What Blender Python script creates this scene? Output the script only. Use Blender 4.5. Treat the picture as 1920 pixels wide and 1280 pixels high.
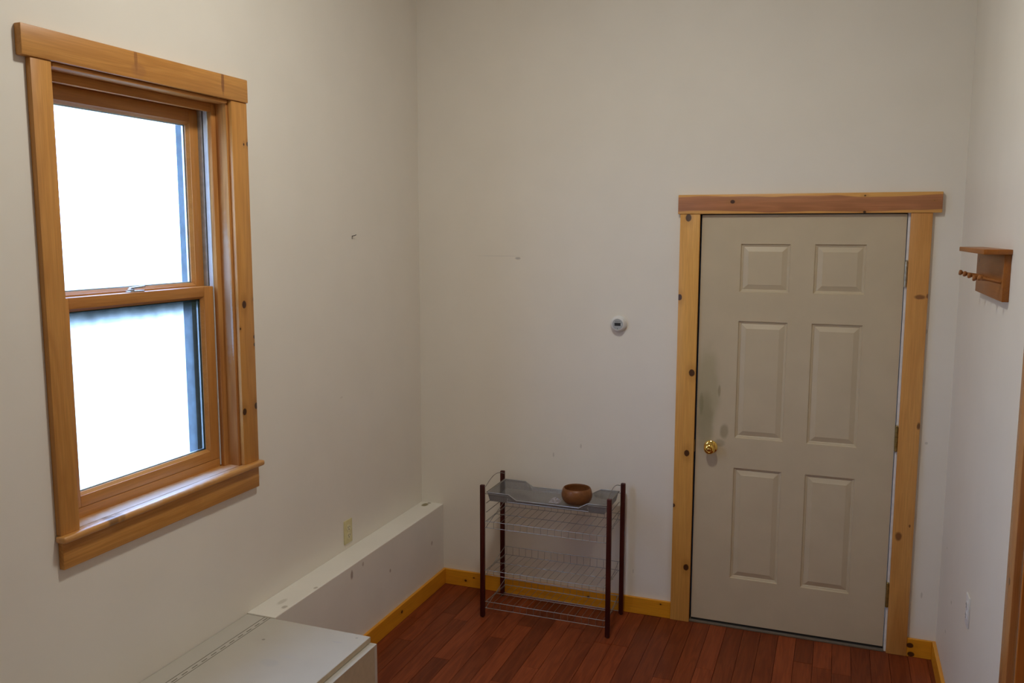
import bpy, bmesh, math, random
from mathutils import Vector, Matrix

for o in list(bpy.data.objects): bpy.data.objects.remove(o, do_unlink=True)
scene = bpy.context.scene
C = scene.collection

# ------------------------------------------------------------------ camera
W, FPX = 2.651, 1626.57
cam_data = bpy.data.cameras.new('camera')
cam_data.sensor_fit = 'HORIZONTAL'; cam_data.sensor_width = 36.0
cam_data.lens = 36.0 * FPX / 1920.0
cam_data.clip_start = 0.05; cam_data.clip_end = 200
cam = bpy.data.objects.new('camera', cam_data); C.objects.link(cam)
yaw, pitch, roll = 0.3609, -0.1246, 0.0018
fwd = Vector((-math.sin(yaw)*math.cos(pitch), math.cos(yaw)*math.cos(pitch), math.sin(pitch)))
rgt = Vector((math.cos(yaw), math.sin(yaw), 0)); upv = rgt.cross(fwd)
r2 = rgt*math.cos(roll) + upv*math.sin(roll); u2 = -rgt*math.sin(roll) + upv*math.cos(roll)
m3 = Matrix((r2, u2, -fwd)).transposed()
cam.matrix_world = Matrix.Translation((2.1581, -4.2776, 1.9665)) @ m3.to_4x4()
scene.camera = cam

# ------------------------------------------------------------------ world, exposure
world = bpy.data.worlds.new('overcast_sky'); scene.world = world
world.use_nodes = True
bg = world.node_tree.nodes['Background']
bg.inputs['Color'].default_value = (0.46, 0.66, 1.20, 1)
bg.inputs['Strength'].default_value = 8.5
scene.view_settings.view_transform = 'Standard'
scene.view_settings.look = 'None'
scene.view_settings.exposure = 0.0
scene.view_settings.gamma = 1.0
scene.view_settings.use_curve_mapping = False
LAMP = (1.30, -1.98, 3.50); LAMP_L = 108.0

# ------------------------------------------------------------------ node helpers
def nd(t, typ, ins=None, **props):
    n = t.nodes.new(typ)
    for k, v in props.items(): setattr(n, k, v)
    for k, v in (ins or {}).items():
        s = n.inputs[k]
        if isinstance(v, bpy.types.NodeSocket): t.links.new(v, s)
        else: s.default_value = v
    return n
def mth(t, op, a, b=0.0, clamp=False):
    return nd(t, 'ShaderNodeMath', {0: a, 1: b}, operation=op, use_clamp=clamp).outputs[0]
def vm(t, op, a, b):
    return nd(t, 'ShaderNodeVectorMath', {0: a, 1: b}, operation=op).outputs[0]
def mix(t, f, a, b, blend='MIX'):
    n = nd(t, 'ShaderNodeMix', data_type='RGBA', blend_type=blend)
    for s, v in ((n.inputs[0], f), (n.inputs[6], a), (n.inputs[7], b)):
        if isinstance(v, bpy.types.NodeSocket): t.links.new(v, s)
        else: s.default_value = v if not isinstance(v, tuple) or len(v) == 4 else (*v, 1)
    return n.outputs[2]
def mapr(t, v, a, b, c=0.0, d=1.0):
    return nd(t, 'ShaderNodeMapRange', {0: v, 1: a, 2: b, 3: c, 4: d}, interpolation_type='SMOOTHSTEP').outputs[0]
def noise(t, vec, scale, detail=3.0, rough=0.5, dist=0.0):
    return nd(t, 'ShaderNodeTexNoise', {'Vector': vec, 'Scale': scale, 'Detail': detail, 'Roughness': rough, 'Distortion': dist}).outputs['Fac']
def newmat(name):
    m = bpy.data.materials.new(name); m.use_nodes = True
    t = m.node_tree; b = t.nodes['Principled BSDF']
    return m, t, b
def blob(t, pos, c, r, wob=0.25, soft=0.35):
    """soft-edged ellipse mask around world point c with radii r (0 radius = axis ignored)"""
    d = vm(t, 'MULTIPLY', vm(t, 'SUBTRACT', pos, c), tuple(1.0/q if q else 0.0 for q in r))
    L = nd(t, 'ShaderNodeVectorMath', {0: d}, operation='LENGTH').outputs['Value']
    if wob:
        n = noise(t, pos, 0.6/max(min(q for q in r if q), 1e-3), 2)
        L = mth(t, 'ADD', L, mth(t, 'MULTIPLY', mth(t, 'SUBTRACT', n, 0.5), wob*2))
    return mapr(t, L, 1-soft, 1+soft, 1.0, 0.0)
def plain(name, col, rough=0.5, metal=0.0, var=0.06, scale=30.0, spec=0.5, bump=0.0, marks=()):
    m, t, b = newmat(name)
    pos = nd(t, 'ShaderNodeNewGeometry').outputs['Position']
    n = noise(t, pos, scale, 3)
    c = mix(t, mapr(t, n, 0.25, 0.75), tuple(x*(1-var) for x in col), tuple(min(1, x*(1+var)) for x in col))
    for (p, r, mc, s) in marks:
        c = mix(t, mth(t, 'MULTIPLY', blob(t, pos, p, r), s), c, mc)
    t.links.new(c, b.inputs['Base Color'])
    b.inputs['Roughness'].default_value = rough; b.inputs['Metallic'].default_value = metal
    b.inputs['Specular IOR Level'].default_value = spec
    if bump:
        bn = nd(t, 'ShaderNodeBump', {'Height': n, 'Strength': bump, 'Distance': 0.002})
        t.links.new(bn.outputs[0], b.inputs['Normal'])
    return m
def wood(name, light, dark, g, knots=(), rough=0.38, contrast=0.6, k=16.0, across=14.0, seed=0.0, heart=None, per_object=False, marks=(), spec=0.4, fiber=0.25):
    """varnished board; g = grain axis; knots = [(centre, radius)]"""
    m, t, b = newmat(name)
    pos0 = nd(t, 'ShaderNodeNewGeometry').outputs['Position']
    pos = vm(t, 'ADD', pos0, (seed*3.1, seed*5.7, seed*1.9))
    rnd = None
    if per_object:
        rnd = nd(t, 'ShaderNodeObjectInfo').outputs['Random']
        off = nd(t, 'ShaderNodeCombineXYZ', {0: mth(t, 'MULTIPLY', rnd, 41.0), 1: mth(t, 'MULTIPLY', rnd, 67.0), 2: mth(t, 'MULTIPLY', rnd, 23.0)}).outputs[0]
        pos = vm(t, 'ADD', pos, off)
    gi = 'xyz'.index(g)
    s1 = [across]*3; s1[gi] = across*0.09
    v1 = vm(t, 'MULTIPLY', pos, tuple(s1))
    n1 = noise(t, v1, 1.0, 3, 0.45, 0.5)
    ring = mth(t, 'ADD', mth(t, 'MULTIPLY', mth(t, 'SINE', mth(t, 'MULTIPLY', n1, k*2.2)), 0.5), 0.5)
    s2 = [260.0]*3; s2[gi] = 7.0
    n2 = noise(t, vm(t, 'MULTIPLY', pos, tuple(s2)), 1.0, 3, 0.6)
    s3 = [5.0]*3; s3[gi] = 1.1
    n3 = noise(t, vm(t, 'MULTIPLY', pos, tuple(s3)), 1.0, 2)
    f = mth(t, 'MULTIPLY', ring, contrast*0.55)
    f = mth(t, 'ADD', f, mth(t, 'MULTIPLY', mapr(t, n3, 0.3, 0.75), contrast*0.55), clamp=True)
    c = mix(t, f, light, dark)
    if heart:
        (ax, ctr, half, hc) = heart
        co = nd(t, 'ShaderNodeSeparateXYZ', {0: pos0}).outputs['xyz'.index(ax)]
        s4 = [3.0]*3; s4[gi] = 2.6
        w = mth(t, 'MULTIPLY', mth(t, 'SUBTRACT', noise(t, vm(t, 'MULTIPLY', pos, tuple(s4)), 1.0, 2), 0.5), half*1.3)
        d = mth(t, 'ABSOLUTE', mth(t, 'ADD', mth(t, 'SUBTRACT', co, ctr), w))
        hm = mapr(t, d, half*0.90, half*1.0, 1.0, 0.0)
        c = mix(t, hm, c, mix(t, mth(t, 'MULTIPLY', ring, 0.5), hc, tuple(x*0.72 for x in hc)))
    if rnd is not None:
        tone = nd(t, 'ShaderNodeMapRange', {0: rnd, 1: 0, 2: 1, 3: 0.76, 4: 1.24}).outputs[0]
        hsv = nd(t, 'ShaderNodeHueSaturation', {'Color': c, 'Value': tone})
        c = hsv.outputs[0]
    c = mix(t, fiber, c, mix(t, mapr(t, n2, 0.35, 0.7), (0.45, 0.40, 0.35), (1.0, 1.0, 1.0)), 'MULTIPLY')
    for (p, r) in knots:
        rr = [r]*3; rr[gi] = r*1.25
        rh = [r*1.7]*3; rh[gi] = r*3.2
        c = mix(t, mth(t, 'MULTIPLY', blob(t, pos0, p, tuple(rh), 0.3, 0.6), 0.35), c, tuple(x*0.6 for x in dark))
        c = mix(t, mth(t, 'MULTIPLY', blob(t, pos0, p, tuple(rr), 0.12, 0.15), 0.95), c, (0.045, 0.014, 0.007))
    for (p, r, mc, s) in marks:
        c = mix(t, mth(t, 'MULTIPLY', blob(t, pos0, p, r), s), c, mc)
    t.links.new(c, b.inputs['Base Color'])
    b.inputs['Roughness'].default_value = rough; b.inputs['Specular IOR Level'].default_value = spec
    bn = nd(t, 'ShaderNodeBump', {'Height': n2, 'Strength': 0.12, 'Distance': 0.001})
    t.links.new(bn.outputs[0], b.inputs['Normal'])
    return m

# ------------------------------------------------------------------ mesh helpers
def box(bm, x0, x1, y0, y1, z0, z1, bev=0.0, seg=2):
    r = bmesh.ops.create_cube(bm, size=1.0)
    vs = r['verts']
    for v in vs:
        v.co = Vector(((x0+x1)/2 + v.co.x*(x1-x0), (y0+y1)/2 + v.co.y*(y1-y0), (z0+z1)/2 + v.co.z*(z1-z0)))
    if bev > 0:
        es = list({e for v in vs for e in v.link_edges})
        bmesh.ops.bevel(bm, geom=es, offset=bev, segments=seg, profile=0.5, affect='EDGES')
    return bm
def tube(bm, pts, r, n=6, closed=False):
    P = [Vector(p) for p in pts]; N = len(P); rings = []
    up = None
    for i in range(N):
        a = P[i-1] if (i > 0 or closed) else P[i]
        b = P[(i+1) % N] if (i < N-1 or closed) else P[i]
        d = (b-a).normalized()
        if up is None:
            up = Vector((0, 0, 1)) if abs(d.z) < 0.9 else Vector((1, 0, 0))
        s = d.cross(up).normalized(); up = s.cross(d).normalized()
        rings.append([bm.verts.new(P[i] + (s*math.cos(2*math.pi*j/n) + up*math.sin(2*math.pi*j/n))*r) for j in range(n)])
    for i in range(N if closed else N-1):
        A, B = rings[i], rings[(i+1) % N]
        for j in range(n): bm.faces.new((A[j], A[(j+1) % n], B[(j+1) % n], B[j]))
    if not closed:
        bm.faces.new(rings[0][::-1]); bm.faces.new(rings[-1])
    return bm
def lathe(bm, prof, origin, axis, n=32, cap=True):
    """prof = [(radius, distance along axis)]"""
    ax = Vector(axis).normalized(); O = Vector(origin)
    t = Vector((0, 0, 1)) if abs(ax.z) < 0.9 else Vector((1, 0, 0))
    s = ax.cross(t).normalized(); u = s.cross(ax).normalized(); rings = []
    for (r, h) in prof:
        if r < 1e-6: rings.append([bm.verts.new(O + ax*h)])
        else: rings.append([bm.verts.new(O + ax*h + (s*math.cos(2*math.pi*j/n) + u*math.sin(2*math.pi*j/n))*r) for j in range(n)])
    for A, B in zip(rings, rings[1:]):
        for j in range(n):
            q = [A[j % len(A)], A[(j+1) % len(A)], B[(j+1) % len(B)], B[j % len(B)]]
            q = list(dict.fromkeys(q))
            if len(q) > 2: bm.faces.new(q)
    if cap:
        if len(rings[0]) > 1: bm.faces.new(rings[0][::-1])
        if len(rings[-1]) > 1: bm.faces.new(rings[-1])
    return bm
def worldloc(o):
    v = Vector((0, 0, 0))
    while o: v += o.location; o = o.parent
    return v
def obj(name, bm, mat, parent=None, smooth=None, origin=None):
    """link bm (world coordinates) as one mesh object"""
    bmesh.ops.recalc_face_normals(bm, faces=bm.faces)
    me = bpy.data.meshes.new(name)
    base = worldloc(parent) if parent else Vector((0, 0, 0))
    if origin is not None:
        o_ = Vector(origin)
    else:
        xs = [v.co for v in bm.verts]
        o_ = Vector(((min(v.x for v in xs)+max(v.x for v in xs))/2, (min(v.y for v in xs)+max(v.y for v in xs))/2, min(v.z for v in xs)))
    for v in bm.verts: v.co -= o_
    if smooth is not None:
        for f in bm.faces: f.smooth = True
        for e in bm.edges:
            if len(e.link_faces) == 2 and e.calc_face_angle(0) > smooth: e.smooth = False
    bm.to_mesh(me); bm.free()
    me.materials.append(mat)
    o = bpy.data.objects.new(name, me); C.objects.link(o)
    o.parent = parent; o.location = o_ - base
    return o
def part(name, mat, parent, *boxes, bev=0.0, smooth=None):
    bm = bmesh.new()
    for b in boxes: box(bm, *b, bev=bev)
    return obj(name, bm, mat, parent, smooth)
def thing(name, loc, label=None, cat=None, group=None, kind=None):
    o = bpy.data.objects.new(name, None); C.objects.link(o); o.location = loc
    o.empty_display_size = 0.05
    return tag(o, label, cat, group, kind)
def tag(o, label=None, cat=None, group=None, kind=None):
    if label: o['label'] = label
    if cat: o['category'] = cat
    if group: o['group'] = group
    if kind: o['kind'] = kind
    return o
SM = math.radians(35)

# ------------------------------------------------------------------ materials
WALL = (0.81, 0.755, 0.655)
DIRT = (0.30, 0.25, 0.17)
M = {}
M['wall_left'] = plain('wall_paint_left', WALL, 0.55, var=0.015, scale=4, spec=0.3, marks=[((0, -0.82, 1.2), (0, .012, .004), DIRT, .2)])
M['wall_back'] = plain('wall_paint_back', WALL, 0.55, var=0.015, scale=4, spec=0.3, marks=[
    ((0.576, 0, 1.834), (.014, 0, .006), (0.42, .39, .35), .7), ((0.47, 0, 1.845), (.12, 0, .0018), (.58, .55, .50), .5),
    ((2.53, 0, 1.53), (.006, 0, .010), DIRT, .4), ((0.78, 0, .80), (.004, 0, .012), DIRT, .35), ((0.93, 0, .86), (.005, 0, .012), DIRT, .3),
    ((2.56, 0, 1.02), (.006, 0, .006), DIRT, .4), ((2.58, 0, .30), (.004, 0, .014), DIRT, .35), ((1.22, 0, .22), (.003, 0, .012), DIRT, .3)])
M['wall_right'] = plain('wall_paint_right', WALL, 0.45, var=0.015, scale=4, spec=0.3, marks=[
    ((W, -.42, .45), (0, .012, .006), DIRT, .6), ((W, -.30, .27), (0, .014, .006), DIRT, .5), ((W, -.18, .6), (0, .01, .006), DIRT, .4)])
M['wall_plain'] = plain('wall_paint', WALL, 0.55, var=0.015, scale=4, spec=0.3)
M['ledge'] = plain('ledge_paint', (0.80, 0.755, 0.67), 0.5, var=0.02, scale=6, spec=0.3, marks=[
    ((0.046, -0.055, .459), (.016, .028, .02), (0.20, .155, .035), .85), ((0.055, -0.018, .459), (.010, .008, .02), (0.18, .13, .04), .8),
    ((0.1335, -0.98, .415), (.02, .010, .020), (.22, .13, .08), .7), ((0.1335, -0.88, .43), (.02, .008, .010), (.25, .17, .11), .5),
    ((0.1335, -0.62, .30), (.02, .007, .009), (.25, .15, .10), .6), ((0.1335, -0.15, .28), (.02, .010, .012), (.28, .2, .14), .5),
    ((0.1335, -1.13, .20), (.02, .007, .010), (.2, .12, .08), .7), ((0.07, -1.42, .459), (.012, .03, .02), (.33, .27, .18), .35),
    ((0.11, -1.46, .459), (.01, .014, .02), (.25, .19, .12), .5), ((0.12, -1.25, .459), (.008, .012, .02), (.25, .19, .12), .5)])
M['ceiling'] = plain('ceiling_paint', (0.80, 0.78, 0.74), 0.6, var=0.01, scale=3, spec=0.2)
PL, PD = (0.66, 0.315, 0.078), (0.40, 0.150, 0.028)
M['pine_head'] = wood('pine_window_head', PL, PD, 'y', seed=1, contrast=.5, knots=[], marks=[((.026, -2.03, 2.515), (0, .007, .040), (.20, .065, .025), .55), ((.026, -1.612, 2.51), (0, .008, .042), (.16, .045, .022), .65), ((.026, -2.02, 2.48), (0, .03, .02), (.36, .15, .05), .5)])
M['pine_side'] = wood('pine_window_side', PL, PD, 'z', seed=2, contrast=.5, knots=[((.02, -1.529, 1.691), .012), ((.02, -1.466, 1.708), .010), ((.02, -1.549, 1.275), .011), ((.02, -1.478, 1.286), .010),
    ((.02, -1.474, 2.30), .007), ((.02, -1.497, 2.297), .004), ((.02, -1.474, 1.56), .006), ((.02, -1.474, 1.53), .006), ((.02, -1.556, 1.60), .004)])
M['pine_sill'] = wood('pine_window_sill', PL, PD, 'y', seed=3, contrast=.4, rough=.33, spec=.9, marks=[((-.012, -1.97, 1.066), (.046, .36, .02), (.74, .71, .70), .9),((.03, -2.235, 1.06), (.03, .022, .03), (.03, .018, .015), .55), ((.03, -2.20, 1.066), (.02, .014, .03), (.05, .03, .025), .4)])  # wide pale mark: sky sheen painted onto the stool top
M['pine_apron'] = wood('pine_window_apron', PL, PD, 'y', seed=4, contrast=.6)
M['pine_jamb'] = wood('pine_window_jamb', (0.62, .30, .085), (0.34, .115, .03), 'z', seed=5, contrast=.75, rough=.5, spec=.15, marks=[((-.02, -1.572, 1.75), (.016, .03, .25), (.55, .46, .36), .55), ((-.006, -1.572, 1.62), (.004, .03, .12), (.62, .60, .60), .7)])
M['pine_jamb_head'] = wood('pine_window_jamb_head', (0.60, .27, .07), (0.34, .115, .03), 'y', seed=6, contrast=.5, rough=.5, spec=.15)
M['sash_v'] = wood('sash_stile_wood', (0.58, .255, .058), (0.40, .145, .03), 'z', seed=7, contrast=.5, k=10)
M['sash_h'] = wood('sash_rail_wood', (0.56, .245, .058), (0.38, .135, .03), 'y', seed=8, contrast=.5, k=10)
M['door_head'] = wood('pine_door_head', (0.80, .43, .12), (0.62, .27, .06), 'x', seed=9, contrast=.4, heart=('z', 2.103, .036, (.50, .205, .085)),
    knots=[((1.667, -.02, 2.114), .010), ((2.248, -.02, 2.063), .007), ((2.247, -.02, 2.135), .006), ((2.53, -.02, 2.11), .005)])
DL, DD = (0.80, .42, .105), (0.64, .285, .055)
M['door_side_l'] = wood('pine_door_side_knotty', DL, DD, 'z', seed=10, contrast=.45, k=8, knots=[((1.461, -.02, 2.040), .014), ((1.427, -.02, 1.655), .012), ((1.497, -.02, 1.284), .014), ((1.483, -.02, .879), .013), ((1.424, -.02, .604), .008), ((1.495, -.02, .288), .013)])
M['door_side_r'] = wood('pine_door_side', (0.72, .36, .10), (0.52, .21, .045), 'z', seed=11, contrast=.55, k=8, marks=[((2.495, -.02, 1.685), (.022, 0, .010), (.16, .055, .02), .8), ((2.526, -.02, 1.69), (.005, 0, .010), (.13, .04, .02), .8),
    ((2.522, -.02, 1.10), (.007, 0, .016), (.10, .035, .015), .85), ((2.466, -.02, .575), (.014, 0, .020), (.13, .04, .018), .8), ((2.51, -.02, .63), (.004, 0, .007), (.12, .04, .018), .8)])
BL_, BD_ = (0.82, .36, .022), (0.66, .24, .012)
M['baseboard'] = wood('pine_baseboard', BL_, BD_, 'y', seed=12, contrast=.35, k=7, rough=.3, knots=[((.15, -.535, .052), .008)])
M['baseboard_b'] = wood('pine_baseboard_back', BL_, BD_, 'x', seed=13, contrast=.35, k=7, rough=.3, knots=[((.275, -.016, .035), .006), ((.325, -.016, .058), .004), ((.985, -.016, .050), .006), ((1.37, -.016, .07), .004), ((2.542, -.016, .055), .012), ((2.548, -.016, .013), .012)])
M['plank'] = wood('cherry_plank', (0.27, .060, .018), (0.165, .031, .009), 'y', seed=14, contrast=.9, rough=.42, per_object=True, across=20, spec=.18, fiber=.35)
M['subfloor'] = plain('subfloor', (0.05, .02, .012), .8)
M['door_paint'] = plain('beige_door_paint', (0.555, 0.455, 0.305), 0.42, var=0.03, scale=7, spec=.35, bump=.05, marks=[
    ((1.575, 0, 1.20), (.055, .05, .20), (.27, .235, .11), .42), ((1.565, 0, 1.03), (.04, .05, .14), (.22, .19, .09), .45), ((1.66, 0, 1.00), (.02, .05, .035), (.2, .16, .08), .5),
    ((1.63, 0, 1.20), (.006, .05, .028), (.2, .16, .08), .5), ((1.64, 0, .94), (.025, .05, .018), (.2, .16, .09), .4), ((1.545, 0, 1.13), (.010, .05, .05), (.16, .15, .06), .4)])
M['white_paint'] = plain('white_jamb_paint', (0.78, .78, .78), .5)
M['black_gasket'] = plain('black_gasket', (0.012, .011, .010), .7)
M['threshold'] = plain('bronze_threshold', (0.20, .165, .12), .45, metal=.3)
M['brass'] = plain('polished_brass', (0.80, .55, .14), .14, metal=1.0, var=.04)
M['nickel'] = plain('worn_hinge_metal', (0.50, .47, .38), .35, metal=.9, var=.2, scale=60)
M['brass_old'] = plain('aged_brass_hinge', (0.36, .27, .10), .4, metal=.9, var=.2, scale=60)
M['vinyl'] = plain('white_vinyl_liner', (0.62, .64, .64), .4)
M['vinyl_grey'] = plain('grey_vinyl_liner', (0.42, .42, .39), .45, var=.15, scale=40)
M['black_strip'] = plain('black_strip', (0.008, .008, .010), .6)
M['spacer'] = plain('silver_glazing_spacer', (0.62, .66, .70), .35, metal=.5)
M['exterior_trim'] = plain('exterior_trim_paint', (0.075, .11, .135), .6, var=.2, scale=25)
M['lock_metal'] = plain('satin_lock_metal', (0.45, .47, .50), .3, metal=.9)
M['rack_leg'] = wood('mahogany_leg', (0.085, .014, .010), (0.03, .006, .005), 'z', seed=15, contrast=.8, rough=.3, spec=.3)
M['wire_lit'] = plain('lit_zinc_wire', (0.38, .37, .35), .35, metal=.7)  # same zinc as the cross wires, lamp brightness put into the colour
M['wire'] = plain('zinc_wire', (0.25, .235, .215), .4, metal=.7)
M['bowl'] = wood('teak_bowl_wood', (0.24, .088, .024), (0.14, .046, .013), 'x', seed=16, contrast=.8, rough=.4)
M['bench'] = plain('white_melamine', (0.53, .49, .42), .38, var=.02, scale=9, spec=.4, marks=[((.33, -1.86, .4545), (.035, .022, .03), (.45, .43, .40), .45), ((.36, -1.80, .4545), (.03, .012, .03), (.5, .48, .45), .35),
    ((.20, -1.72, .4545), (.006, .006, .03), (.2, .17, .12), .7), ((.47, -1.64, .4545), (.02, .006, .03), (.45, .42, .4), .5), ((.52, -1.585, .4545), (.005, .005, .03), (.2, .18, .15), .6)])
M['bench_edge_shade'] = plain('melamine_edge_and_shade', (0.50, .41, .27), .5, var=.06, scale=40)
M['hinge_dark'] = plain('hinge_slot_dark', (0.10, .085, .05), .6)
M['ivory'] = plain('ivory_plastic', (0.66, .58, .30), .4)
M['ivory_hi'] = plain('ivory_receptacle', (0.72, .65, .40), .35)
M['white_plastic'] = plain('white_plastic', (0.72, .71, .69), .35, var=.02)
M['slot'] = plain('outlet_slot', (0.03, .028, .02), .7)
M['thermo_face'] = plain('grey_thermostat_face', (0.40, .42, .42), .35, var=.03)
M['lcd'] = plain('dark_lcd', (0.035, .037, .04), .2)
M['rack_board'] = wood('stained_pine_board', (0.37, .125, .020), (0.24, .072, .012), 'y', seed=17, contrast=.5, rough=.35, knots=[((2.631, -.70, 1.87), .008)])
M['peg'] = wood('stained_peg', (0.40, .16, .045), (0.24, .09, .03), 'x', seed=18, contrast=.4, rough=.3)
M['wood_door2'] = wood('orange_pine_jamb', (0.58, .21, .030), (0.36, .10, .015), 'z', seed=19, contrast=.6, rough=.35)
M['casing2'] = wood('pine_casing_right', (0.56, .25, .075), (0.40, .15, .04), 'z', seed=20, contrast=.5, rough=.22, spec=.7, knots=[((2.631, -1.66, 1.02), .008), ((2.631, -1.65, .58), .008)])
M['ground'] = plain('pale_ground', (0.48, .50, .42), .9, var=.08, scale=2.0)
M['shade'] = plain('lamp_metal_shade', (0.55, .54, .52), .4, metal=.4)
M['nail'] = plain('dark_nail', (0.05, .04, .035), .5, metal=.6)

def glass_mat(name, edge_tint):
    m = bpy.data.materials.new(name); m.use_nodes = True; t = m.node_tree; t.nodes.clear()
    out = nd(t, 'ShaderNodeOutputMaterial')
    tr = nd(t, 'ShaderNodeBsdfTransparent', {'Color': (0.93, 0.97, 0.96, 1)})
    gl = nd(t, 'ShaderNodeBsdfGlossy', {'Roughness': 0.02})
    fc_ = nd(t, 'ShaderNodeLayerWeight', {'Blend': 0.5}).outputs['Facing']
    fr = mth(t, 'ADD', mth(t, 'MULTIPLY', mth(t, 'POWER', fc_, 5.0), 0.9), 0.03, clamp=True)
    s = nd(t, 'ShaderNodeMixShader', {0: fr, 1: tr.outputs[0], 2: gl.outputs[0]})
    if edge_tint:  # dark teal tint growing towards the pane's top and right edges
        pos = nd(t, 'ShaderNodeNewGeometry').outputs['Position']
        sp = nd(t, 'ShaderNodeSeparateXYZ', {0: pos})
        n = mth(t, 'MULTIPLY', mth(t, 'SUBTRACT', noise(t, pos, 22, 3), .5), .020)
        ty, tz, a, wz, wy = edge_tint
        fz = mapr(t, mth(t, 'ADD', sp.outputs[2], n), tz-wz, tz-wz*.1, 0.0, 1.0)
        fy = mapr(t, mth(t, 'ADD', sp.outputs[1], n), ty-wy, ty-wy*.3, 0.0, 1.0)
        f = mth(t, 'MULTIPLY', mth(t, 'MAXIMUM', fz, mth(t, 'MULTIPLY', fy, .55)), a)
        df = nd(t, 'ShaderNodeBsdfDiffuse', {'Color': (0.035, 0.062, 0.058, 1)})
        s = nd(t, 'ShaderNodeMixShader', {0: f, 1: s.outputs[0], 2: df.outputs[0]})
    t.links.new(s.outputs[0], out.inputs[0])
    return m
M['glass_u'] = glass_mat('window_glass', None)
M['glass_l'] = glass_mat('window_glass_dark_edged', (-1.652, 1.728, .88, .085, .075))
def mesh_mat():
    m = bpy.data.materials.new('grey_wire_mesh'); m.use_nodes = True; t = m.node_tree; b = t.nodes['Principled BSDF']
    pos = nd(t, 'ShaderNodeNewGeometry').outputs['Position']
    n = noise(t, pos, 240, 2)
    b.inputs['Base Color'].default_value = (0.20, .20, .21, 1); b.inputs['Roughness'].default_value = .55; b.inputs['Metallic'].default_value = .35
    t.links.new(mapr(t, n, 0.2, 0.8, .60, .80), b.inputs['Alpha'])
    return m
M['mesh'] = mesh_mat()
def film_mat():
    m = bpy.data.materials.new('clear_plastic_film'); m.use_nodes = True; t = m.node_tree; b = t.nodes['Principled BSDF']
    b.inputs['Base Color'].default_value = (0.55, .50, .56, 1); b.inputs['Roughness'].default_value = .12; b.inputs['Alpha'].default_value = .38
    return m
M['film'] = film_mat()
def emit_mat(name, col, s):
    m = bpy.data.materials.new(name); m.use_nodes = True; t = m.node_tree; t.nodes.clear()
    e = nd(t, 'ShaderNodeEmission', {'Color': (*col, 1), 'Strength': s}); o = nd(t, 'ShaderNodeOutputMaterial')
    t.links.new(e.outputs[0], o.inputs[0]); return m
M['lamp'] = emit_mat('lamp_diffuser', (1.0, 0.985, 0.92), LAMP_L)

# ------------------------------------------------------------------ room shell
ZC, YB = 4.0, -5.2
def struct(name, mat, *boxes, bev=0.0):
    return tag(part(name, mat, None, *boxes, bev=bev), kind='structure')
WO = dict(y0=-2.362, y1=-1.548, z0=1.036, z1=2.462)      # window opening
struct('wall_left', M['wall_left'], (-.145, 0, YB, WO['y0'], 0, ZC), (-.145, 0, WO['y1'], .12, 0, ZC), (-.145, 0, WO['y0'], WO['y1'], 0, WO['z0']), (-.145, 0, WO['y0'], WO['y1'], WO['z1'], ZC))
DO = (1.497, 2.455, 2.070)                                  # door opening
struct('wall_back', M['wall_back'], (0, DO[0], 0, .12, 0, ZC), (DO[1], W, 0, .12, 0, ZC), (DO[0], DO[1], 0, .12, DO[2], ZC))
RO = (-2.62, -1.715, 2.08)
struct('wall_right', M['wall_right'], (W, W+.12, RO[1], .12, 0, ZC), (W, W+.12, YB, RO[0], 0, ZC), (W, W+.12, RO[0], RO[1], RO[2], ZC))
struct('wall_front', M['wall_plain'], (-.145, W+.12, YB-.12, YB, 0, ZC))
struct('ceiling', M['ceiling'], (-.145, W+.12, YB-.12, .12, ZC, ZC+.1))
LD, LH, LY = .1335, .4587, -1.556
struct('wall_ledge', M['ledge'], (0, LD, LY, 0, 0, LH), bev=.003)
struct('ground', M['ground'], (-60, -.145, -40, 60, -.6, -.5))
BH = .0874
struct('baseboard_left', M['baseboard'], (LD, LD+.016, LY, 0, 0, BH), bev=.0025)
struct('baseboard_back', M['baseboard_b'], (LD+.016, 1.4212, -.016, 0, 0, BH), (2.5283, W-.016, -.016, 0, 0, BH), bev=.0025)
struct('baseboard_right', M['baseboard'], (W-.016, W, -1.605, 0, 0, BH), bev=.0025)

# floor: subfloor slab with individual planks
fl = struct('floor', M['subfloor'], (0, W, YB, 0.06, -.06, -.0125))
random.seed(7)
bm = bmesh.new(); box(bm, -.0411, .0411, -.5, .5, -.012, 0, bev=0)
for v in bm.verts:
    if v.co.z > -.001: v.co.x *= .988
pl0 = obj('plank', bm, M['plank'], fl, origin=(0, 0, 0)); plme = pl0.data; used = False
floc = worldloc(fl)
x = .128 + .0415
while x - .0415 < W - .005:
    y = 0.055
    first = True
    while y > YB + .01:
        L = random.uniform(.28, 1.05) if first else random.uniform(.45, 1.15)
        if y - L < YB + .25: L = y - YB
        o = pl0 if not used else pl0.copy()
        if used: C.objects.link(o); o.parent = fl
        used = True
        o.location = Vector((x, y - L/2, random.uniform(-.0005, 0))) - floc
        o.scale = (1, (L - .0012), 1)
        y -= L; first = False
    x += .083

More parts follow.
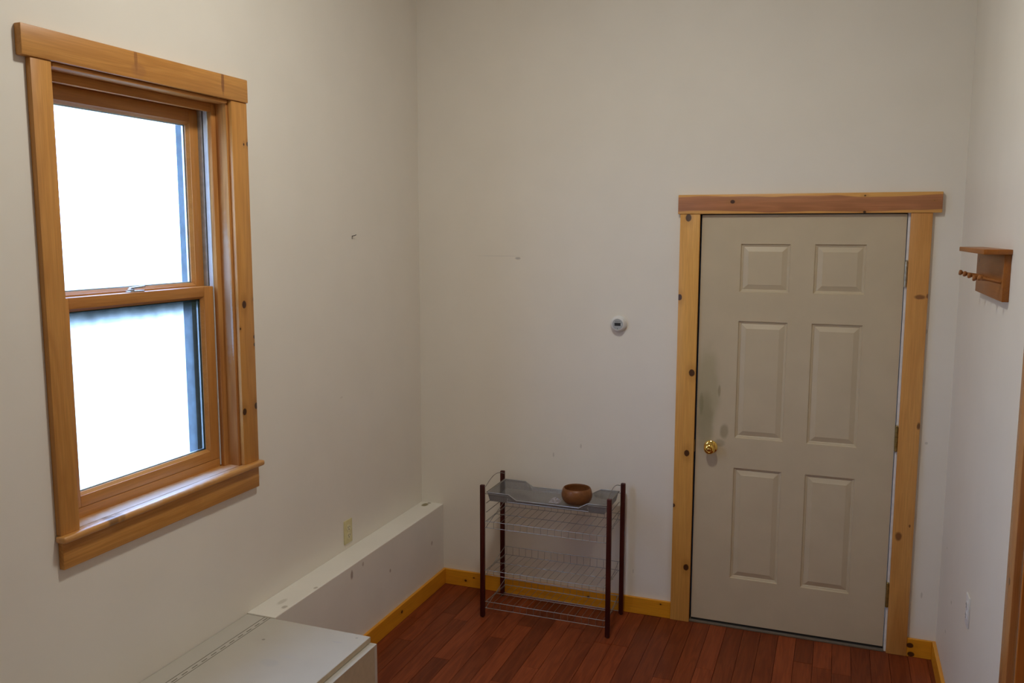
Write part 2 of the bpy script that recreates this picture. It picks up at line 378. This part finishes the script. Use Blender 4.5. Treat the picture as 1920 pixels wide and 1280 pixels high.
# ------------------------------------------------------------------ window
wn = thing('window_1', (0, -1.955, 1.0), kind='structure', label='pine framed double hung window with bright panes', )
part('head_casing', M['pine_head'], wn, (0, .026, -2.448, -1.469, 2.4517, 2.5373), bev=.004, smooth=SM)
part('side_casing', M['pine_side'], wn, (0, .02, -2.4183, -2.3477, 1.0654, 2.4517), bev=.003, smooth=SM)
part('side_casing', M['pine_side'], wn, (0, .02, -1.5614, -1.471, 1.0654, 2.4517), bev=.003, smooth=SM)
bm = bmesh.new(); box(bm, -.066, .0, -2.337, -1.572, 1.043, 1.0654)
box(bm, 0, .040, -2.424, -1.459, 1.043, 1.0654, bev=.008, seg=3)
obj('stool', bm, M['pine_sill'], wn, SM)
part('apron', M['pine_apron'], wn, (0, .02, -2.414, -1.474, .958, 1.043), bev=.003, smooth=SM)
part('jamb', M['pine_jamb'], wn, (-.145, .001, -1.572, -1.548, 1.04, 2.462))
part('jamb', M['pine_jamb'], wn, (-.145, .001, -2.362, -2.337, 1.04, 2.462))
part('head_jamb', M['pine_jamb_head'], wn, (-.145, .012, -2.337, -1.572, 2.438, 2.4517), bev=.005, smooth=SM)
part('stop', M['pine_jamb'], wn, (-.062, -.045, -1.598, -1.572, 1.0654, 2.438), bev=.002, smooth=SM)
part('stop', M['pine_jamb'], wn, (-.062, -.045, -2.337, -2.311, 1.0654, 2.438), bev=.002, smooth=SM)
part('head_stop', M['pine_jamb_head'], wn, (-.062, -.045, -2.311, -1.598, 2.408, 2.438), bev=.002, smooth=SM)
part('head_liner', M['pine_jamb_head'], wn, (-.145, -.064, -2.337, -1.572, 2.4145, 2.438))
for (a, b) in ((-1.601, -1.572), (-2.337, -2.308)):
    ln = part('jamb_liner', M['vinyl'], wn, (-.080, -.062, a, b, 1.07, 2.4145), bev=.001)
    yy = (a+.004, b) if a > -2 else (a, b-.004)
    part('liner_groove', M['black_strip'], ln, (-.0855, -.080, *yy, 1.07, 2.4145))
    part('liner_channel', M['vinyl_grey'], ln, (-.145, -.0855, a, b, 1.07, 2.4145))
part('sill_nosing', M['sash_h'], wn, (-.145, -.064, -2.308, -1.601, 1.040, 1.097), bev=.002)
def sash(name, x0, x1, z0, z1, gy0, gy1, gz0, gz1, gmat):
    s = bpy.data.objects.new(name, None); C.objects.link(s); s.parent = wn; s.location = Vector((x0, -1.955, z0)) - worldloc(wn)
    s.empty_display_size = .05
    o0, o1 = -2.3075, -1.6015
    part('stile', M['sash_v'], s, (x0, x1, o0, gy0, z0, z1), bev=.002, smooth=SM)
    part('stile', M['sash_v'], s, (x0, x1, gy1, o1, z0, z1), bev=.002, smooth=SM)
    part('rail', M['sash_h'], s, (x0, x1, gy0, gy1, gz1, z1), bev=.002, smooth=SM)
    part('rail', M['sash_h'], s, (x0, x1, gy0, gy1, z0, gz0), bev=.002, smooth=SM)
    xm = (x0+x1)/2
    # bevelled glazing bead and spacer round the pane
    bm = bmesh.new()
    for (xa, d, xb, e) in ((x1-.002, 0, xm+.006, .009),):
        for (p, q, r_, u) in (((gy0, gz0), (gy1, gz0), (gy1-e, gz0+e), (gy0+e, gz0+e)), ((gy1, gz0), (gy1, gz1), (gy1-e, gz1-e), (gy1-e, gz0+e)),
                              ((gy1, gz1), (gy0, gz1), (gy0+e, gz1-e), (gy1-e, gz1-e)), ((gy0, gz1), (gy0, gz0), (gy0+e, gz0+e), (gy0+e, gz1-e))):
            f = [bm.verts.new((xa, *p)), bm.verts.new((xa, *q)), bm.verts.new((xb, *r_)), bm.verts.new((xb, *u))]
            b_ = [bm.verts.new((xb-.004, *p)), bm.verts.new((xb-.004, *q)), bm.verts.new((xb-.004, *r_)), bm.verts.new((xb-.004, *u))]
            bm.faces.new(f); bm.faces.new(b_[::-1])
            for i in range(4): bm.faces.new((f[i], b_[i], b_[(i+1) % 4], f[(i+1) % 4]))
    obj('glazing_bead', bm, M['sash_h'], s)
    e = .013
    part('spacer', M['spacer'], s, (xm-.009, xm-.002, gy0, gy0+e, gz0, gz1), (xm-.009, xm-.002, gy1-e, gy1, gz0, gz1), (xm-.009, xm-.002, gy0+e, gy1-e, gz0, gz0+e), (xm-.009, xm-.002, gy0+e, gy1-e, gz1-e, gz1))
    part('pane', gmat, s, (xm, xm+.003, gy0+.001, gy1-.001, gz0+.001, gz1-.001))
    return s
sash('upper_sash', -.142, -.104, 1.737, 2.414, -2.266, -1.645, 1.770, 2.367, M['glass_u'])
ls = sash('lower_sash', -.101, -.064, 1.098, 1.7645, -2.262, -1.652, 1.135, 1.728, M['glass_l'])
lk = bpy.data.objects.new('sash_lock', None); C.objects.link(lk); lk.parent = wn; lk.location = Vector((-.085, -1.965, 1.7645)) - worldloc(wn)
bm = bmesh.new(); box(bm, -.098, -.074, -2.0, -1.935, 1.7645, 1.769, bev=.002); lathe(bm, [(.011, 0), (.011, .006), (.006, .009)], (-.087, -1.985, 1.768), (0, 0, 1), 16)
obj('lock_plate', bm, M['lock_metal'], lk, SM)
bm = bmesh.new(); box(bm, -.092, -.080, -1.99, -1.925, 1.775, 1.781, bev=.002)
for v in bm.verts: v.co.z += max(0, (v.co.y+1.99))*.05
obj('lock_lever', bm, M['lock_metal'], lk, SM)
# exterior trim beyond the panes
part('exterior_casing', M['exterior_trim'], wn, (-.185, -.145, -1.628, -1.50, 1.0, 2.50), (-.185, -.145, -2.42, -2.30, 1.0, 2.50), (-.185, -.145, -2.30, -1.628, 2.43, 2.50))
part('exterior_sill', M['exterior_trim'], wn, (-.20, -.145, -2.44, -1.48, .99, 1.035))

# ------------------------------------------------------------------ entry door
dr = thing('door_1', (1.97, 0, 0), kind='structure', label='beige six panel door in pine casing')
DZ0, DZ1, DX0, DX1 = .0225, 2.0528, 1.5237, 2.4265
part('head_casing', M['door_head'], dr, (1.4102, 2.5637, -.025, 0, 2.0575, 2.149), bev=.003, smooth=SM)
part('side_casing', M['door_side_l'], dr, (1.4212, 1.5158, -.02, 0, 0, 2.0575), bev=.002, smooth=SM)
bm = bmesh.new(); box(bm, 2.4403, 2.5283, -.02, 0, 0, 2.0575, bev=.003)
obj('side_casing', bm, M['door_side_r'], dr, SM)
part('jamb', M['black_gasket'], dr, (1.497, 1.5150, .002, .12, 0, 2.07), (1.515, 1.54, .052, .07, 0, 2.07), (1.515, 2.43, .052, .07, 2.03, 2.07), (2.40, 2.4305, .052, .07, 0, 2.07))
part('jamb', M['white_paint'], dr, (2.4305, 2.455, .0, .12, 0, 2.062))
part('head_jamb', M['black_gasket'], dr, (1.497, 2.455, .002, .12, 2.060, 2.07))
part('threshold', M['threshold'], dr, (1.5155, 2.4305, -.012, .10, 0, .010), bev=.002)
part('door_sweep', M['black_gasket'], dr, (1.5237, 2.4265, .004, .05, .0105, .0225))
xs = [DX0, 1.710, 1.936, 2.044, 2.266, DX1]; zs = [DZ0, .257, .822, .972, 1.547, 1.687, 1.916, DZ1]
holes = {(i, j) for i in (1, 3) for j in (1, 3, 5)}
bm = bmesh.new()
for i in range(5):
    for j in range(7):
        q = [(xs[i], zs[j]), (xs[i+1], zs[j]), (xs[i+1], zs[j+1]), (xs[i], zs[j+1])]
        if (i, j) not in holes: bm.faces.new([bm.verts.new((a, 0.0, b)) for a, b in q])
        bm.faces.new([bm.verts.new((a, .044, b)) for a, b in q][::-1])
for (x0, x1, z0, z1) in ((DX0, DX0, DZ0, DZ1), (DX1, DX1, DZ0, DZ1), (DX0, DX1, DZ0, DZ0), (DX0, DX1, DZ1, DZ1)):
    if x0 == x1: q = [(x0, 0, z0), (x0, .044, z0), (x0, .044, z1), (x0, 0, z1)]
    else: q = [(x0, 0, z0), (x1, 0, z0), (x1, .044, z0), (x0, .044, z0)]
    bm.faces.new([bm.verts.new(p) for p in q])
bmesh.ops.remove_doubles(bm, verts=bm.verts, dist=1e-5)
slab = obj('slab', bm, M['door_paint'], dr)
for (i, j) in sorted(holes):
    bm = bmesh.new(); rings = []
    for (e, d) in ((0, 0), (.003, .007), (.010, .0085), (.013, .0105), (.034, .003), (.036, .0018)):
        rings.append([bm.verts.new(p) for p in ((xs[i]+e, d, zs[j]+e), (xs[i+1]-e, d, zs[j]+e), (xs[i+1]-e, d, zs[j+1]-e), (xs[i]+e, d, zs[j+1]-e))])
    for A, B in zip(rings, rings[1:]):
        for k in range(4): bm.faces.new((A[k], A[(k+1) % 4], B[(k+1) % 4], B[k]))
    bm.faces.new(rings[-1])
    obj('panel', bm, M['door_paint'], slab)
kb = bpy.data.objects.new('door_knob', None); C.objects.link(kb); kb.parent = dr; kb.location = Vector((1.597, 0, .917)) - worldloc(dr)
KO = (1.597, 0, .917)
bm = bmesh.new(); lathe(bm, [(.033, 0), (.033, .004), (.030, .007), (.022, .010), (.014, .012), (.012, .030)], KO, (0, -1, 0), 32)
obj('rose', bm, M['brass'], kb, SM)
bm = bmesh.new(); lathe(bm, [(.012, .026), (.020, .030), (.0265, .038), (.0275, .046), (.0255, .054), (.020, .060), (.014, .062), (.012, .0605)], KO, (0, -1, 0), 32)
obj('knob', bm, M['brass'], kb, SM)
bm = bmesh.new(); lathe(bm, [(.0085, .058), (.0085, .063), (.006, .0645)], KO, (0, -1, 0), 20); box(bm, 1.5964, 1.5976, -.0652, -.064, .913, .921)
obj('key_cylinder', bm, M['brass'], kb, SM)
part('latch_plate', M['brass_old'], dr, (1.5150, 1.5190, -.0015, .02, .885, .945))
for z0, z1, mt in ((1.728, 1.842, 'nickel'), (.972, 1.086, 'brass_old'), (.222, .336, 'brass_old')):
    bm = bmesh.new()
    n = 5; hh = (z1-z0)/n
    for k in range(n):
        lathe(bm, [(.0068, 0), (.0068, hh*.94)], (2.4335, -.006, z0+k*hh), (0, 0, 1), 14)
    lathe(bm, [(.0045, 0), (.0055, .004), (.003, .008)], (2.4335, -.006, z1-.001), (0, 0, 1), 12)
    h = obj('hinge', bm, M[mt], dr, SM)
    part('hinge_leaf', M[mt], h, (2.4275, 2.4300, -.004, .035, z0, z1))

# ------------------------------------------------------------------ door in the right wall
d2 = thing('door_2', (W, (RO[0]+RO[1])/2, 0), kind='structure', label='orange pine door and casing in the right wall')
part('side_casing', M['casing2'], d2, (W-.02, W, -1.709, -1.615, 0, 2.085), bev=.002, smooth=SM)
part('side_casing', M['casing2'], d2, (W-.02, W, -2.72, -2.626, 0, 2.085), bev=.002, smooth=SM)
part('head_casing', M['casing2'], d2, (W-.024, W, -2.735, -1.60, 2.085, 2.175), bev=.002, smooth=SM)
part('jamb', M['wood_door2'], d2, (W-.001, W+.12, -1.732, -1.715, 0, 2.08))
part('jamb', M['wood_door2'], d2, (W-.001, W+.12, -2.62, -2.603, 0, 2.08))
part('head_jamb', M['wood_door2'], d2, (W-.001, W+.12, -2.603, -1.732, 2.063, 2.08))
part('slab', M['wood_door2'], d2, (W+.075, W+.115, -2.602, -1.733, .006, 2.062), bev=.002)

# ------------------------------------------------------------------ storage bench
BX, BY0, BY1, BZ, LZ, LX = .590, LY-.001, -2.95, .431, .4545, .562
bn = thing('storage_bench', (.3, (BY0+BY1)/2, 0), 'low white storage bench with hinged lid under the window', 'bench')
part('side_panel', M['bench'], bn, (.002, BX, BY0-.018, BY0, 0, BZ), bev=.001)
part('side_panel', M['bench'], bn, (.002, BX, BY1, BY1+.018, 0, BZ), bev=.001)
part('front_panel', M['bench_edge_shade'], bn, (BX-.020, BX-.001, BY1+.018, BY0-.018, 0, BZ-.004))  # shading of the front panel put in as a tan base colour
part('front_rail', M['bench'], bn, (BX-.045, BX, BY1+.018, BY0-.018, BZ-.004, BZ), bev=.001)
part('back_panel', M['bench'], bn, (.002, .014, BY1+.018, BY0-.018, 0, BZ))
part('back_strip', M['bench'], bn, (.002, .085, BY1, BY0, BZ, LZ-.001), bev=.0015)
lid = part('lid', M['bench'], bn, (.1125, LX, BY1, BY0, BZ+.003, LZ), bev=.0015)
part('lid_edge_band', M['bench_edge_shade'], lid, (LX, LX+.001, BY1+.001, BY0-.001, BZ+.003, LZ-.001))
hg = part('piano_hinge', M['bench'], bn, (.0855, .112, BY1, BY0, BZ, LZ-.0012))
bm = bmesh.new()
y = BY0
box(bm, .0848, .0862, BY1, BY0, LZ-.004, LZ-.0004); box(bm, .1105, .1135, BY1, BY0, LZ-.004, LZ-.0002)
while y > BY1:
    box(bm, .0985, .1015, y-.032, y-.004, LZ-.004, LZ-.0007); y -= .05
obj('hinge_slots', bm, M['hinge_dark'], hg)

# ------------------------------------------------------------------ shoe rack
RX0, RX1, RYF, RYB, RH = .512, 1.172, -.336, -.055, .7016
rk = thing('shoe_rack', ((RX0+RX1)/2, (RYF+RYB)/2, 0), 'wire shoe rack with dark mahogany legs against the back wall', 'shoe rack')
lw, lt = .010, .0120
for (x, y) in ((RX0, RYF), (RX1, RYF), (RX0, RYB), (RX1, RYB)):
    bm = bmesh.new(); box(bm, x-lt, x+lt, y-lw, y+lw, 0.004, RH, bev=.005, seg=3)
    lg = obj('leg', bm, M['rack_leg'], rk, SM)
    bm = bmesh.new(); lathe(bm, [(.006, 0), (.007, .001), (.007, .005)], (x, y, 0), (0, 0, 1), 12)
    obj('foot_glide', bm, M['nail'], lg)
xa, xb = RX0+lt, RX1-lt
cw = None
def shelf(zf, zfl, zb, zbl):
    global cw
    yf, yb = RYF+.002, RYB-.002
    bm = bmesh.new()
    R = .0017
    for (y, z) in ((yf, zf), (yf, zfl), (yb, zb), (yb, zbl), ((yf+yb)/2, (zf+zb)/2-.002)):
        tube(bm, [(xa-.002, y, z), (xb+.002, y, z)], R)
    for x in (xa+.004, xb-.004):
        tube(bm, [(x, yf, zfl), (x, yb, zbl)], R); tube(bm, [(x, yf, zf), (x, yb, zb)], R)
    s = obj('wire_shelf', bm, M['wire_lit'], rk, SM)
    n = 18; me = None
    for k in range(n):
        x = xa + .012 + (xb-xa-.024)*k/(n-1)
        if me is None:
            bm = bmesh.new(); tube(bm, [(x, yf-.0015, zfl), (x, yf-.0015, zf+.001), (x, yb+.001, zb+.0015), (x, yb+.001, zbl)], .0010, 5)
            c0 = obj('cross_wire', bm, M['wire'], s, SM); me = c0.data; x00 = x; l0 = c0.location.copy()
        else:
            c = bpy.data.objects.new('cross_wire', me); C.objects.link(c); c.parent = s; c.location = l0 + Vector((x-x00, 0, 0))
shelf(.511, .478, .508, .540)
shelf(.252, .228, .238, .284)
shelf(.084, .050, .066, .100)
bm = bmesh.new(); tube(bm, [(xa, RYB-.01, .022), (xb, RYB-.01, .022)], .002)
obj('stretcher', bm, M['wire_lit'], rk, SM)
# tray of wire mesh with a stepped wire rim
def rimz(x):
    hi, lo = .660, .634
    for (a, b, za, zb) in ((0, .647, hi, hi), (.647, .690, hi, lo), (.690, 1.015, lo, lo), (1.015, 1.060, lo, hi), (1.060, 9, hi, hi)):
        if x <= b: return za + (zb-za)*(x-a)/(b-a) if b > a else za
tx0, tx1, tyf, tyb, tz = RX0+.022, RX1-.020, RYF+.012, RYB-.012, .614
tr = thing('mesh_tray', ((tx0+tx1)/2, (tyf+tyb)/2, tz)); tr.parent = rk; tr.location = Vector(((tx0+tx1)/2, (tyf+tyb)/2, tz)) - worldloc(rk)
bm = bmesh.new()
X = [tx0, .60, .647, .668, .690, .8, .9, 1.015, 1.038, 1.060, 1.11, tx1]
def ring_side(y, yi):
    return [(bm.verts.new((x if 0 < i < len(X)-1 else x, y, rimz(x))), bm.verts.new((x + (.010 if i == 0 else -.010 if i == len(X)-1 else 0), yi, tz))) for i, x in enumerate(X)]
F = ring_side(tyf, tyf+.010); Bk = ring_side(tyb, tyb-.010)
for S in (F, Bk):
    for a, b in zip(S, S[1:]): bm.faces.new((a[0], b[0], b[1], a[1]))
for a, b, c, d in zip(F, F[1:], Bk, Bk[1:]): bm.faces.new((a[1], b[1], d[1], c[1]))
for i in (0, -1): bm.faces.new((F[i][0], F[i][1], Bk[i][1], Bk[i][0]))
obj('mesh_basket', bm, M['mesh'], tr)
bm = bmesh.new()
loop = [(x, tyf, rimz(x)) for x in X] + [(x, tyb, rimz(x)) for x in X[::-1]]
tube(bm, loop, .0022, 6, closed=True)
for y in (tyf-.002, tyb+.002): tube(bm, [(.645, y, .640), (.640, y, .622), (1.066, y, .622), (1.061, y, .640)], .0019)
obj('wire_rim', bm, M['wire_lit'], tr, SM)
for y in (tyf, tyb):
    for a_, b_ in ((xa-.002, .647), (1.060, xb+.002)):
        bm = bmesh.new(); tube(bm, [(a_, y, .652), (b_, y, .652)], .0018); obj('support_wire', bm, M['wire'], tr, SM)
for x in (xa+.004, xb-.004):
    for z_ in (.660, .604, .556):
        bm = bmesh.new(); tube(bm, [(x, RYF+.012, z_), (x, RYB-.012, z_)], .0019); obj('support_wire', bm, M['wire'], tr, SM)
for x in (xa+.001, xb-.001):
    bm = bmesh.new(); pts = []
    for k in range(13):
        u = k/12; y = RYF + .010 + (RYB-RYF-.020)*u
        pts.append((x, y, .690 + .030*math.sin(math.pi*u)))
    tube(bm, pts, .0018)
    obj('handle', bm, M['wire'], tr, SM)

# bowl and plastic bag in the tray
bc = (.968, -.195, tz+.0025)
bm = bmesh.new()
lathe(bm, [(0, 0), (.046, 0), (.060, .005), (.072, .019), (.0775, .037), (.0775, .050), (.0735, .068), (.0685, .079), (.0655, .0805), (.0635, .078), (.0675, .064), (.069, .046), (.065, .026), (.050, .012), (0, .009)], bc, (0, 0, 1), 48, cap=False)
bw = obj('wooden_bowl', bm, M['bowl'], None, math.radians(60), origin=bc)
tag(bw, 'round brown wooden bowl standing in the mesh tray', 'bowl')
bm = bmesh.new(); random.seed(3)
NX = 10; G = []
for i in range(NX+1):
    for j in range(NX+1):
        u, v = i/NX, j/NX
        e = min(u, 1-u, v, 1-v)
        z = tz + .0035 + (.016*min(1, e*5))*(random.random()**.7) + .003*random.random()
        G.append(bm.verts.new((.862 + (u-.5)*.055 + random.uniform(-.002, .002), -.215 + (v-.5)*.070 + random.uniform(-.002, .002), z)))
for i in range(NX):
    for j in range(NX):
        a = i*(NX+1)+j; bm.faces.new((G[a], G[a+1], G[a+NX+2], G[a+NX+1]))
bg_ = obj('plastic_bag', bm, M['film'], None)
tag(bg_, 'small crumpled clear plastic bag lying in the mesh tray beside the bowl', 'bag')

# ------------------------------------------------------------------ thermostat
tl = (1.123, 0, 1.511)
th = thing('thermostat', tl, 'round white dial thermostat with grey display on the back wall', 'thermostat')
bm = bmesh.new(); lathe(bm, [(.041, 0), (.042, .004), (.042, .010), (.0405, .012), (.038, .013)], tl, (0, -1, 0), 48)
obj('base_ring', bm, M['white_plastic'], th, SM)
bm = bmesh.new(); lathe(bm, [(.0385, .012), (.0385, .018), (.036, .026), (.0315, .033), (.0285, .0345), (.0275, .0335)], tl, (0, -1, 0), 48)
obj('dial_cover', bm, M['white_plastic'], th, SM)
bm = bmesh.new(); lathe(bm, [(.0272, .032), (.0272, .0342)], tl, (0, -1, 0), 40)
fc = obj('display_face', bm, M['thermo_face'], th, SM)
part('lcd_screen', M['lcd'], fc, (tl[0]-.0155, tl[0]+.0155, -.0352, -.034, tl[2]-.0075, tl[2]+.0075))
part('button', M['white_plastic'], fc, (tl[0]+.018, tl[0]+.022, -.0352, -.034, tl[2]+.0005, tl[2]+.003))
part('button', M['white_plastic'], fc, (tl[0]+.018, tl[0]+.022, -.0352, -.034, tl[2]-.004, tl[2]-.0015))
part('indicator_mark', M['lcd'], fc, (tl[0]-.0008, tl[0]+.0008, -.0352, -.034, tl[2]-.0245, tl[2]-.018))
cu = bpy.data.curves.new('lettering', 'FONT'); cu.body = 'Honeywell'; cu.size = .0058; cu.align_x = 'CENTER'; cu.extrude = .0002
to = bpy.data.objects.new('lettering_curve', cu); C.objects.link(to)
dg = bpy.context.evaluated_depsgraph_get(); tm = bpy.data.meshes.new_from_object(to.evaluated_get(dg)); bpy.data.objects.remove(to, do_unlink=True)
tm.materials.clear(); tm.materials.append(M['lcd'])
lo = bpy.data.objects.new('lettering', tm); C.objects.link(lo); lo.parent = fc; lo.rotation_euler = (math.pi/2, 0, 0)
lo.location = Vector((tl[0], -.0346, tl[2]+.0125)) - worldloc(fc)

# ------------------------------------------------------------------ outlets
def outlet(loc, nx, label, m1, m2):
    """loc on the wall, nx = +1 faces +x, -1 faces -x"""
    o = thing('wall_outlet', loc, label, 'outlet')
    X0, Y, Z = loc
    def bx(a, b, y0, y1, z0, z1, name, mt, par, bev=0.0):
        xs_ = sorted((X0+nx*a, X0+nx*b)); return part(name, mt, par, (*xs_, Y+y0, Y+y1, Z+z0, Z+z1), bev=bev, smooth=SM if bev else None)
    bx(0, .006, -.035, .035, -.0575, .0575, 'cover_plate', m1, o, .002)
    for s in (-1, 1):
        bm = bmesh.new()
        lathe(bm, [(.0165, .005), (.0165, .0075), (.0155, .0085)], (X0, Y, Z+s*.0195), (nx, 0, 0), 24)
        r = obj('receptacle', bm, m2, o, SM)
        bx(.0082, .0090, -.0085, -.0060, s*.0195-.001, s*.0195+.0075, 'slot', M['slot'], r)
        bx(.0082, .0090, .0060, .0085, s*.0195-.001, s*.0195+.0065, 'slot', M['slot'], r)
        bx(.0082, .0090, -.0025, .0025, s*.0195-.010, s*.0195-.0055, 'ground_hole', M['slot'], r)
    bm = bmesh.new(); lathe(bm, [(.0032, .0055), (.0030, .0072)], (X0, Y, Z), (nx, 0, 0), 12)
    obj('screw', bm, m2, o)
outlet((0, -.793, .543), 1, 'ivory duplex wall outlet above the ledge', M['ivory'], M['ivory_hi'])
outlet((W, -.872, .606), -1, 'white duplex wall outlet beside the orange pine casing', M['white_plastic'], M['white_plastic'])

# ------------------------------------------------------------------ coat rack
cr = thing('coat_rack', (W, -.93, 1.755), 'brown wooden peg rail with a narrow top shelf, on the wall beside the door', 'coat rack')
part('back_board', M['rack_board'], cr, (W-.02, W, -1.222, -.645, 1.755, 1.902), bev=.002, smooth=SM)
bm = bmesh.new(); box(bm, W-.080, W, -1.235, -.632, 1.902, 1.918, bev=.002)
obj('shelf', bm, M['rack_board'], cr, SM)
for k, y in enumerate((-.71, -.83, -.95, -1.07, -1.19)):
    tip = Vector((W-.086, y, 1.826 + (-.004 if k == 3 else .004 if k == 4 else 0)))
    base = Vector((W-.021, y, 1.815)); d = (tip-base); L = d.length
    bm = bmesh.new()
    lathe(bm, [(.0062, 0), (.0055, L*.35), (.0046, L*.72), (.0050, L*.80), (.0090, L*.86), (.0100, L*.92), (.0085, L*.98), (.004, L)], base, d, 18)
    obj('peg', bm, M['peg'], cr, SM)

# ------------------------------------------------------------------ small wall nail
bm = bmesh.new(); tube(bm, [(0, -.695, 1.950), (.012, -.690, 1.952), (.016, -.684, 1.956)], .0018, 8)
tube(bm, [(.001, -.695, 1.950), (.003, -.699, 1.936)], .0012, 6)
nl = obj('wall_nail', bm, M['nail'], None, SM, origin=(0, -.695, 1.950)); tag(nl, 'tiny dark bent nail in the left wall', 'nail')

# ------------------------------------------------------------------ ceiling lamp
lp = thing('ceiling_lamp', (LAMP[0], LAMP[1], LAMP[2]), 'round metal shaded pendant lamp hanging from the ceiling', 'lamp')
bm = bmesh.new(); lathe(bm, [(.05, ZC), (.05, ZC-.02), (.009, ZC-.03), (.009, LAMP[2]+.10), (.04, LAMP[2]+.09), (.13, LAMP[2]+.05), (.172, LAMP[2]+.006), (.168, LAMP[2]+.005), (.125, LAMP[2]+.045)], (LAMP[0], LAMP[1], 0), (0, 0, 1), 32, cap=True)
obj('shade', bm, M['shade'], lp, SM)
bm = bmesh.new(); lathe(bm, [(.160, .002), (.152, -.012), (.12, -.024), (.06, -.031), (0, -.033)], LAMP, (0, 0, 1), 32, cap=True)
obj('diffuser', bm, M['lamp'], lp, SM)
